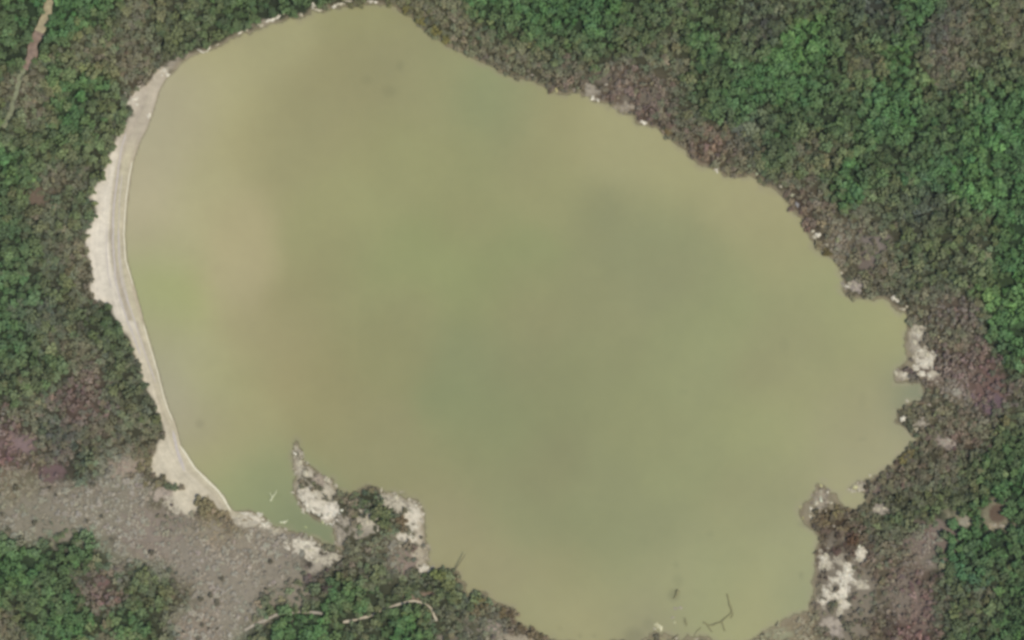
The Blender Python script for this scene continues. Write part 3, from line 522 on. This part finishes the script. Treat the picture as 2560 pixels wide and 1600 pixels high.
# ------------------------------------------------------------------ landmarks for telling plants and rocks apart
LM = [(110,40,'the sandy top end of the dirt track'),(85,120,'the reddish stretch of the dirt track'),(40,240,'the faint lower end of the dirt track'),
(20,20,'the top-left corner'),(15,400,'the left edge near the top'),(230,60,'the wood right of the dirt track'),(200,290,'the bright green trees left of the sand point'),(330,170,'the brown scrub above the sand point'),
(345,250,'the white sand point of the beach'),(408,178,'the white rocks of the north-west bend'),(505,127,'the v-shaped pale ledge on the north shore'),(450,60,'the scrub behind the north shore'),
(600,20,'the scrub at the top edge'),(678,50,'the long white ledge on the north shore'),(790,15,'the white ledges at the top edge'),(935,5,'the northern tip of the pond'),(250,440,'the narrow upper beach'),
(100,480,'the rusty scrub at the upper left'),(214,590,'the widest white stretch of beach'),(225,728,'the southern lobe of the white beach'),(60,735,'the bright green clump near the left edge'),
(100,640,'the thicket west of the wide beach'),(15,640,'the left edge at mid height'),(20,830,'the lower green trees on the left edge'),(200,860,'the olive scrub west of the lower beach'),(330,930,'the bend of the narrow lower beach'),
(210,1010,'the dark red scrub patch at lower left'),(385,1060,'the scrub point on the lower beach'),(40,1120,'the purplish scrub on the left edge'),(140,1165,'the dark purple scrub at lower left'),(220,1160,'the dark clump above the grey thicket'),
(370,1150,'the bare pinkish gap beside the lower beach'),(150,1270,'the grey thicket at lower left'),(440,1230,'the sand flat at the beach south end'),(400,1330,'the grey thicket below the beach'),(500,1420,'the middle of the grey thicket'),
(30,1400,'the green wood on the lower left edge'),(258,1455,'the reddish gap in the lower-left wood'),(240,1410,'the green clump edging the grey thicket'),(150,1560,'the green wood near the bottom-left corner'),(400,1520,'the olive scrub near the bottom left'),
(600,1300,'the pale bank below the green inlet'),(770,1370,'the white bank heading the green inlet'),(600,1500,'the pale grey flat near the bottom'),(740,1530,'the left half of the winding footpath'),(960,1525,'the right half of the winding footpath'),
(820,1450,'the dark purple hollow beside the grey flat'),(860,1500,'the green trees above the winding footpath'),(1040,1575,'the brightest green clump at the bottom'),(760,1585,'the green wood on the bottom edge'),(900,1390,'the neck of the peninsula'),
(790,1250,'the white heart of the peninsula'),(745,1120,'the tip of the peninsula spit'),(950,1290,'the tall green bush on the peninsula'),(1010,1390,'the bare foot of the peninsula'),(1040,1300,'the sand rim east of the peninsula'),
(1130,1470,'the thin leaning pole in the pond'),(1200,1510,'the scrub point east of the leaning pole'),(1290,1570,'the southern shore scrub'),(1130,1570,'the brown scrub at the bottom'),(1060,60,'the dark bank east of the northern tip'),(1160,100,'the brown bank of the north-east shore'),
(1230,30,'the green trees at the top middle'),(1400,60,'the green wood above the north-east shore'),(1290,170,'the first bend of the north-east shore'),(1480,220,'the grey rocky bank on the north-east shore'),(1608,300,'the single white boulder on the north-east shore'),
(1600,110,'the wood behind the grey rocky bank'),(1750,90,'the wood at the top right of centre'),(1900,50,'the dull grey trees at the top edge'),(1700,330,'the brown bank below the wood'),(1790,400,'the white stone at the north-east corner'),
(1850,270,'the wood above the corner stone'),(2000,150,'the yellow-green grove'),(2200,130,'the upper right wood'),(2350,60,'the dark grey patch near the top right'),(2500,90,'the brown scrub in the top-right corner'),(2250,250,'the green wood inland at upper right'),
(2100,310,'the wood between the grove and the shore'),(2450,270,'the green trees below the top-right scrub'),(1970,480,'the two white stones on the east bank'),(2043,587,'the white outcrop on the upper east shore'),(2100,450,'the dark grove behind the two white stones'),
(2190,610,'the bare grey clearing east of the pond'),(2130,710,'the pale outcrop in the east bay'),(2250,760,'the white streaks in the east bay'),(2330,450,'the wood near the upper right edge'),(2460,450,'the brightest green grove on the right edge'),
(2500,640,'the middle green trees on the right edge'),(2370,620,'the olive scrub behind the grey clearing'),(2500,780,'the pale green grove on the right edge'),(2310,900,'the white outcrops on the far east shore'),(2380,820,'the brown scrub behind the far east shore'),
(2480,980,'the reddish purple patch on the right'),(2300,985,'the small dark inlet on the east shore'),(2257,1047,'the bright boulder below the dark inlet'),(2365,1108,'the pale spot behind the east shore'),(2270,1140,'the dark bushes overhanging the south-east shore'),
(2500,1130,'the wood above the round brown pan'),(2145,1219,'the pale rocks at the south-east cove'),(2050,1250,'the white stones on the south-east spit'),(2200,1270,'the pale rocks below the south-east cove'),(2300,1210,'the scrub between the cove and the brown pan'),
(2495,1285,'the round brown pan'),(2330,1340,'the bare pinkish clearing'),(2130,1345,'the dark rusty thicket on the south-east bank'),(2110,1460,'the large white outcrop at lower right'),(2060,1400,'the small white patch by the lower right bank'),
(2250,1400,'the brown flat below the pinkish clearing'),(2450,1380,'the green grove below the round pan'),(2410,1450,'the bluish green trees at lower right'),(2540,1450,'the lower right edge'),(2290,1550,'the reddish scrub at the bottom right'),(2450,1560,'the bottom-right corner'),
(2150,1580,'the dark scrub under the large white outcrop'),(1945,1585,'the muddy corner of the south shore'),(1650,1570,'the pale shoals on the south shore')]
LMX = np.array([q[0] for q in LM]); LMY = np.array([q[1] for q in LM])
def where(px, py):
    i = int(np.argmin((LMX-px)**2+(LMY-py)**2)); dx, dy = px-LMX[i], py-LMY[i]; d = math.hypot(dx, dy)
    if d < 16: return 'in the middle of '+LM[i][2] if any(s in LM[i][2] for s in ('wood','scrub','thicket','grove','clump')) else 'right beside '+LM[i][2]
    a = math.degrees(math.atan2(-dy, dx)) % 360
    w_ = ['to the right of','upper right of','above','upper left of','to the left of','lower left of','below','lower right of'][int(((a+22.5) % 360)//45)]
    return ('just ' if d < 38 else '')+w_+' '+LM[i][2]
def tone(c, tp):
    l = c.mean(); g = (c[1]-c[0])/l; r = (c[0]-c[1])/l
    if g > .42: s = 'vivid green'
    elif g > .2: s = 'green'
    elif g > .04: s = 'olive'
    elif r > .3: s = 'reddish'
    elif r > .08: s = 'brown'
    else: s = 'grey-brown'
    s = ('pale ' if l > .165 else 'dark ' if l < .075 else '')+s
    return s

# fine dead brush over the grey thickets
px, py = hexpts(8.5, 1.2); k, sdv, stv = clear(px, py); c0 = veg_colour(px, py, 32)
k = (sdv > 3) & (c0.mean(1) > .125) & (rng.random(len(px)) < .2+.75*sstep(.38, .62, fbm(px, py, 38, 481, 3))) & (sdist(px, py, BEACH) > 4)
for q in TRACKS: k &= polydist(px, py, q['pts']) > q['w']*.5+2
s2, p2 = pale_field(px, py); k &= ~((s2 > .4) & (p2.mean(1) > .32))
pt = patch_tone(px, py)
BRUSH = [('dry', px[i], py[i], .55+.6*rng.random(), .25+.35*rng.random(), c0[i]*pt[i]*(.88+.26*rng.random())*(np.array([1.02, 1, .97]) if rng.random() < (.995 if vnoise(px[i], py[i], 30, 491) < .55 else .93) else .45*(.8+.5*rng.random()))) for i in np.where(k)[0]]
# crusty white deposits and stones around the bright bare patches
px, py = hexpts(7.5, 1.3); s2, p2 = pale_field(px, py); sv = shore_sd(px, py); nn = fbm(px, py, 13, 471, 3)
for ox, oy in ((5, 0), (-5, 0), (0, 5), (0, -5)):
    s3, p3 = pale_field(px+ox, py+oy); u = s3*p3.mean(1) > s2*p2.mean(1); p2 = np.where(u[:, None], p3, p2); s2 = np.where(u, s3, s2)
k = (s2 > .12) & (rng.random(len(px)) < .35+.65*s2) & (p2.mean(1) > lin((156,148,134)).mean()) & (nn > .43) & (sdist(px, py, BEACH) > 3) & (sv > -5)
CRUST = [('crust', px[i], py[i], .45+.75*rng.random()**2, .12+.25*rng.random(), np.clip(p2[i]*(.62+.62*rng.random()), 0, .75)) for i in np.where(k)[0]]

# the plants that show largest stand one by one, the rest fills the wood
inview = [i for i, p in enumerate(plants) if 4 < p[1] < 2556 and 4 < p[2] < 1596]
single = set()
for tp in ('tree', 'bush', 'dry'):
    ids = sorted([i for i in inview if plants[i][0] == tp], key=lambda i: -plants[i][3])[:280]; single |= set(ids)
KIND = {'tree': ('broadleaf_tree', 'leafy tree', 'tree', 'leafy trees in the woods round the pond'),
        'bush': ('scrub_bush', 'rounded bush', 'bush', 'bushes in the scrub round the pond'),
        'dry': ('dry_shrub', 'dry twiggy shrub', 'shrub', 'dry twiggy shrubs round the pond')}
MESH = {'tree': TREE, 'bush': BUSH, 'dry': DRY}; gain['crust'] = 1.05
ALL = {}
def name_it(tn, word, px, py, size):
    ws = word.split(); wh = where(px, py)
    for cand in (f'{tn} {word} {wh}', f'{tn} {ws[-1]} {wh}', f"{tn} {ws[-1]} {wh.replace('just ', '')}", f"{tn.split()[-1]} {ws[-1]} {wh.replace('just ', '')}"):
        if len(cand.replace('-', ' ').split()) <= 14: break
    cand = ' '.join(cand.split()[:99])
    for pre in ('', 'tall ' if word == 'leafy tree' else 'broad ', 'round ', 'narrow ', 'small ', 'ragged ', 'low '):
        if pre+cand not in ALL: cand = pre+cand; break
    ALL[cand] = ALL.get(cand, 0)+1; return cand
def put_plant(tp, px, py, r, h, c, var=None, label=None, group=None, rot=None, part=True):
    nm, word, cat, grp = KIND[tp]; z = float(max(height_at(px, py)[0], 0))-.03
    root = bpy.data.objects.new(nm, None); S.collection.objects.link(root)
    root.location = (float(X(px)), float(Y(py)), z); root.rotation_euler[2] = rot if rot is not None else random.random()*6.28
    root.empty_display_size = .5
    root['label'] = label or name_it(tone(c, tp), word, px, py, r); root['category'] = cat; root['group'] = group or grp
    me = MESH[tp][var if var is not None else random.randrange(len(MESH[tp]))]
    o = bpy.data.objects.new('crown' if tp == 'tree' else 'foliage', me); S.collection.objects.link(o); o.parent = root
    o.scale = (r, r*random.uniform(.85, 1.15), h)
    o['tint'] = [float(q) for q in np.clip(c*gain[tp]/K, .004, .7)]
    t_ = bpy.data.objects.new('trunk' if tp == 'tree' else 'stem', TRUNK[0]); S.collection.objects.link(t_); t_.parent = root
    t_.scale = (r, r, h); return root
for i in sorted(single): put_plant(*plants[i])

# hand-placed bushes that stand apart on the sand and the peninsula
OL = lin((104,98,74)); DG = lin((84,92,70)); GB = lin((108,100,84)); YG = lin((96,92,52))
SPOT = [('bush',370,1152,2.6,OL,'olive-brown bush alone on the sand, upper left of the sand flat'),('bush',352,1160,1.9,OL,'smaller olive bush touching the lone bush on the sand'),
('bush',383,1130,1.7,GB,'small grey-brown bush at the left edge of the sand flat'),('bush',332,1190,2.4,GB,'grey-brown bush at the foot of the scrub point'),
('bush',418,1216,2.2,DG,'dark green bush at the left of the row on the sand flat'),('bush',437,1218,2.4,DG,'dark green bush in the middle of the row on the sand flat'),('bush',455,1218,2.0,GB,'brown bush at the right end of the row on the sand flat'),
('bush',395,1208,2.3,OL,'olive bush left of the row on the sand flat'),('bush',364,1208,2.2,OL,'olive bush with a dark hollow, furthest left of the row below the sand'),
('bush',498,1252,3.4,OL,'large olive bush on the tip of the sand near the inlet'),('bush',520,1263,2.9,OL,'large olive bush against the foam line near the inlet'),('bush',508,1278,2.8,OL,'olive bush below the two large ones near the inlet'),
('bush',497,1292,1.8,GB,'small brown bush at the lower end of the sand flat'),('bush',560,1300,2.6,GB,'brown bush on the bank left of the green inlet'),('bush',578,1308,2.6,GB,'brown bush on the bank, second from the sand'),('bush',575,1325,1.8,GB,'grey-brown bush behind the inlet bank'),
('bush',780,1223,1.6,GB,'small grey bush in the pale upper part of the peninsula'),('bush',752,1203,1.5,GB,'small grey bush on the spit of the peninsula'),('bush',795,1215,1.6,GB,'grey bush right of the small bush on the peninsula spit'),
('bush',930,1224,2.0,OL,'olive bush on the northernmost edge of the peninsula'),('bush',862,1250,2.4,GB,'grey-brown bush on the north side of the peninsula'),('bush',884,1255,2.8,GB,'large brown bush on the north side of the peninsula'),('bush',905,1255,2.0,DG,'grey-green bush between the two tall bushes of the peninsula'),
('bush',880,1283,2.8,GB,'brown bush in the middle of the peninsula'),('bush',885,1308,2.4,GB,'brown bush above the inlet head on the peninsula'),('bush',952,1252,2.6,DG,'dark green bush at the top of the green clump on the peninsula'),
('tree',944,1278,3.0,lin((80,86,64)),'darkest green tree on the west side of the peninsula clump'),('tree',962,1280,2.8,lin((92,98,74)),'grey-green tree at the heart of the peninsula clump'),('tree',958,1308,2.8,lin((88,92,68)),'green tree at the lower end of the peninsula clump'),
('bush',1003,1300,3.0,lin((92,80,60)),'dark brown bush on the east side of the peninsula against the sand'),('bush',1010,1318,2.3,lin((98,88,68)),'brown bush below the dark one on the peninsula'),('bush',985,1325,2.6,DG,'green bush between the peninsula clump and the sand rim'),
('bush',1035,1370,2.6,lin((104,90,80)),'brown bush at the bend of the sand rim'),('bush',1020,1360,2.4,GB,'grey-brown bush under the sand rim'),('bush',982,1395,2.0,GB,'small brown bush alone in the bare patch of the peninsula foot'),
('tree',1092,1434,3.4,lin((92,98,64)),'green tree left of the leaning pole'),('tree',1112,1440,3.2,lin((90,94,62)),'green tree at the foot of the leaning pole'),('tree',1122,1462,3.4,lin((88,92,66)),'olive green tree on the water edge under the pole'),
('bush',1141,1448,2.2,lin((110,102,80)),'brown bush on the water edge right of the pole foot'),('tree',1132,1492,3.0,lin((78,84,60)),'dark green tree where the bank turns east of the pole'),('bush',1195,1500,2.8,lin((96,92,58)),'yellowish olive bush on the point east of the pole'),
('bush',1212,1515,3.0,lin((88,80,56)),'dark olive bush on the point east of the pole'),('bush',1190,1525,2.8,lin((94,86,64)),'brown-olive bush behind the point east of the pole'),('bush',1258,1530,2.6,lin((92,82,58)),'brown bush on the shore between the two points'),('bush',1277,1535,3.0,lin((80,70,52)),'very dark brown bush on the south shore'),
('bush',1300,1572,2.8,lin((84,74,54)),'dark brown bush alone at the water near the bottom'),('bush',1332,1582,3.2,lin((96,86,66)),'large brown bush on the south shore near the bottom edge'),('bush',1345,1592,2.4,lin((82,74,54)),'dark bush at the bottom edge of the south shore'),
('bush',1014,24,2.4,YG,'yellow-olive bush overhanging the water at the top'),('bush',1053,54,2.6,YG,'dark olive bush overhanging the water below the top bush'),('bush',1090,78,2.8,YG,'dark olive bush, third along the north-east bank'),('bush',1115,100,2.6,YG,'rust-edged olive bush, fourth along the north-east bank'),
('bush',2275,1133,2.8,lin((92,84,52)),'dark olive bush overhanging the south-east shore'),('bush',2255,1150,2.4,lin((96,90,54)),'yellow-olive bush overhanging the south-east shore'),('bush',2068,632,2.4,lin((80,72,42)),'dark olive bush overhanging the upper east shore'),
('bush',1670,332,2.2,lin((96,84,56)),'small brown bush overhanging the water on the north-east shore'),('tree',820,1470,3.2,lin((66,58,58)),'very dark purple-brown tree in the hollow beside the grey flat'),('tree',2130,1350,3.2,lin((78,58,46)),'very dark rusty tree on the south-east bank'),
('bush',2090,1285,2.8,lin((108,100,70)),'olive-brown bush left of the south-east cove'),('bush',2060,1325,2.4,lin((90,78,66)),'dark brown bush on the bank below the spit')]
for tp, px, py, r, c, lab in SPOT: put_plant(tp, px, py, r*.9, r*.9*(1.1 if tp == 'tree' else .8), c, label=lab)

# the rest of the plants: points that carry the same shapes
def thicket(name, tp, label, cat, extra=()):
    P = [p for i, p in enumerate(plants) if p[0] == tp and i not in single]+list(extra); px = np.array([p[1] for p in P]); py = np.array([p[2] for p in P])
    z = np.maximum(height_at(px, py), 0)-.03
    me = bpy.data.meshes.new(name); me.vertices.add(len(P)); me.vertices.foreach_set('co', np.stack([X(px), Y(py), z], 1).astype(np.float32).ravel()); me.update()
    add_attr(me, 'tint', np.clip(np.array([p[5] for p in P])*gain[tp]/K, .004, .7))
    r = np.array([p[3] for p in P]); h = np.array([p[4] for p in P])
    add_attr(me, 'size', np.stack([r, r*rng.uniform(.75, 1.25, len(r)), h], 1), 'FLOAT_VECTOR')
    add_attr(me, 'turn', np.stack([0*r, 0*r, rng.random(len(r))*6.28], 1), 'FLOAT_VECTOR')
    add_attr(me, 'form', rng.integers(0, len(MESH[tp]), len(r)).astype(np.int32), 'INT')
    col = bpy.data.collections.new(name+'_forms')
    for k, m in enumerate(MESH[tp]):
        o = bpy.data.objects.new(m.name, m); col.objects.link(o)
    o = link(name, me, kind='stuff', label=label, category=cat)
    g = bpy.data.node_groups.new(name, 'GeometryNodeTree')
    g.interface.new_socket('Geometry', in_out='INPUT', socket_type='NodeSocketGeometry'); g.interface.new_socket('Geometry', in_out='OUTPUT', socket_type='NodeSocketGeometry')
    N = g.nodes.new; gi, go = N('NodeGroupInput'), N('NodeGroupOutput'); ip = N('GeometryNodeInstanceOnPoints'); ci = N('GeometryNodeCollectionInfo')
    ci.inputs['Collection'].default_value = col; ci.inputs['Separate Children'].default_value = True; ci.inputs['Reset Children'].default_value = True
    def na(n_, ty): a = N('GeometryNodeInputNamedAttribute'); a.data_type = ty; a.inputs['Name'].default_value = n_; return a.outputs[0]
    L = g.links.new; L(gi.outputs[0], ip.inputs['Points']); L(ci.outputs[0], ip.inputs['Instance']); ip.inputs['Pick Instance'].default_value = True
    L(na('form', 'INT'), ip.inputs['Instance Index']); L(na('size', 'FLOAT_VECTOR'), ip.inputs['Scale'])
    e2r = N('FunctionNodeEulerToRotation'); L(na('turn', 'FLOAT_VECTOR'), e2r.inputs[0]); L(e2r.outputs[0], ip.inputs['Rotation'])
    L(ip.outputs[0], go.inputs[0]); o.modifiers.new('plants', 'NODES').node_group = g
thicket('forest_canopy', 'tree', 'mass of smaller green trees filling the woods round the pond', 'woodland')
thicket('scrub_thicket', 'bush', 'mass of smaller brown and olive bushes filling the scrub', 'scrub')
thicket('dry_thicket', 'dry', 'mass of smaller grey dry shrubs filling the bare thickets', 'dry scrub', BRUSH)

MESH['crust'] = ROCK
thicket('pale_crust', 'crust', 'crusty white stones and deposits strewn over the bare patches', 'stones', CRUST)
# ------------------------------------------------------------------ rocks and pale ledges
for k, (px, py, rx, ry, an, c) in enumerate(ROCKS):
    big = max(rx, ry) > 9.5; long_ = max(rx, ry)/min(rx, ry) > 2.2
    o = bpy.data.objects.new('rock_ledge' if long_ else 'limestone_rock', ROCK[k % 8]); S.collection.objects.link(o)
    z = float(max(height_at(px, py)[0], -.05)); hh = .35+.05*min(rx, ry)
    o.location = (float(X(px)), float(Y(py)), z+.1*hh); o.rotation_euler = (0, 0, math.radians(an)); o.scale = (rx*M*.95, ry*M*.95, hh)
    o['tint'] = [float(q) for q in lin(c)*1.1/K]
    w_ = 'white' if c[0] > 215 else 'pale' if c[0] > 180 else 'grey'
    wd = 'narrow limestone ledge' if long_ else 'limestone rock'; o['label'] = name_it(('large ' if big else '')+w_, wd, px, py, rx)
    o['category'] = 'rock'; o['group'] = 'pale limestone rocks along the shore'

# ------------------------------------------------------------------ wood and weed in the water
def wood(name, pts, r0, r1, mat, label, cat, forks=(), group=None):
    def conv(pp): return [(float(X(p[0])), float(Y(p[1])), p[2]) for p in pp]
    P = conv(pts); P = [P[0]]+[q for u, v_ in zip(P[:-1], P[1:]) for q in (tuple((u[i]+v_[i])/2+random.uniform(-.35, .35)*(i < 2)*(mat is m_weed) for i in range(3)), v_)]
    rr = np.linspace(r0, r1, len(P))*np.array([random.uniform(.45, 1.1) if mat is m_weed else 1 for _ in P])
    root = bpy.data.objects.new(name, tube(P, rr, mat, name)); S.collection.objects.link(root)
    root['label'] = label; root['category'] = cat
    if group: root['group'] = group
    for fk in forks:
        Q = conv(fk); b_ = bpy.data.objects.new('branch', tube(Q, np.linspace(r0*.7, r1*.6, len(Q)), mat, 'branch')); S.collection.objects.link(b_); b_.parent = root
wood('leaning_pole', [(1134,1432,.2),(1141,1419,1.3),(1150,1406,2.0),(1158,1394,2.6),(1164,1384,3.0)], .28, .16, m_wood, 'thin dark pole leaning out over the pond from the green tree', 'pole')
wood('drowned_branch', [(1817,1484,.02),(1820,1496,.1),(1823,1511,.16),(1829,1524,.12),(1822,1538,.15),(1810,1548,.2),(1798,1557,.2),(1784,1562,.15),(1768,1562,.1),(1758,1556,.05)], .45, .55, m_weed,
     'long curved dark branch lying in the shallow water near the bottom', 'branch', forks=[[(1768,1562,.1),(1774,1572,.1),(1780,1580,.05)],[(1804,1553,.1),(1808,1566,.1),(1812,1578,.02)],[(1829,1524,.1),(1832,1536,.1),(1826,1546,.02)]])
wood('drowned_branch', [(1740,1600,.05),(1736,1588,.1),(1744,1576,.1),(1752,1568,.02)], .35, .2, m_weed, 'short dark twig arching out of the shallows left of the curved branch', 'branch')
wood('drowned_branch', [(1711,1545,.02),(1713,1553,.12),(1716,1565,.05)], .5, .4, m_weed, 'stubby dark stump of weed standing in the shallows', 'branch')
wood('drowned_branch', [(1696,1475,-.1),(1692,1486,.1),(1684,1497,.05)], 1.0, .7, m_weed, 'dark tuft of weed alone in the water above the pale shoals', 'weed')
wood('drowned_branch', [(1680,1598,.05),(1688,1592,.1),(1696,1586,.02)], .5, .25, m_wood, 'dark stick at the bottom edge beside a pale rock', 'branch')
wood('bleached_branch', [(676,1252,.05),(681,1243,.25),(687,1235,.2),(692,1226,.05)], .45, .15, m_pale_wood, 'bleached forked branch sticking out of the green inlet', 'branch', forks=[[(681,1243,.25),(677,1236,.2),(674,1230,.05)]])
wood('bleached_branch', [(700,1305,.05),(709,1306,.2),(720,1300,.05)], .5, .2, m_pale_wood, 'bleached branch on the bank at the lower edge of the green inlet', 'branch')

# ------------------------------------------------------------------ thin haze between the ground and the camera
m_haze = bpy.data.materials.new('thin_haze'); m_haze.use_nodes = True; t = m_haze.node_tree; t.nodes.remove(t.nodes['Principled BSDF'])
pv = t.nodes.new('ShaderNodeVolumePrincipled'); pv.inputs['Density'].default_value = 1.9e-5; pv.inputs['Color'].default_value = (1, .98, .93, 1); pv.inputs['Anisotropy'].default_value = 0
t.links.new(pv.outputs[0], t.nodes['Material Output'].inputs['Volume'])
hx = 2e5; hv = [(x, y, z) for z in (-4, 1215) for x, y in ((-hx, -hx), (hx, -hx), (hx, hx), (-hx, hx))]
link('haze', mesh_from('haze', hv, [(3, 2, 1, 0), (4, 5, 6, 7), (0, 1, 5, 4), (1, 2, 6, 5), (2, 3, 7, 6), (3, 0, 4, 7)], m_haze), kind='stuff')
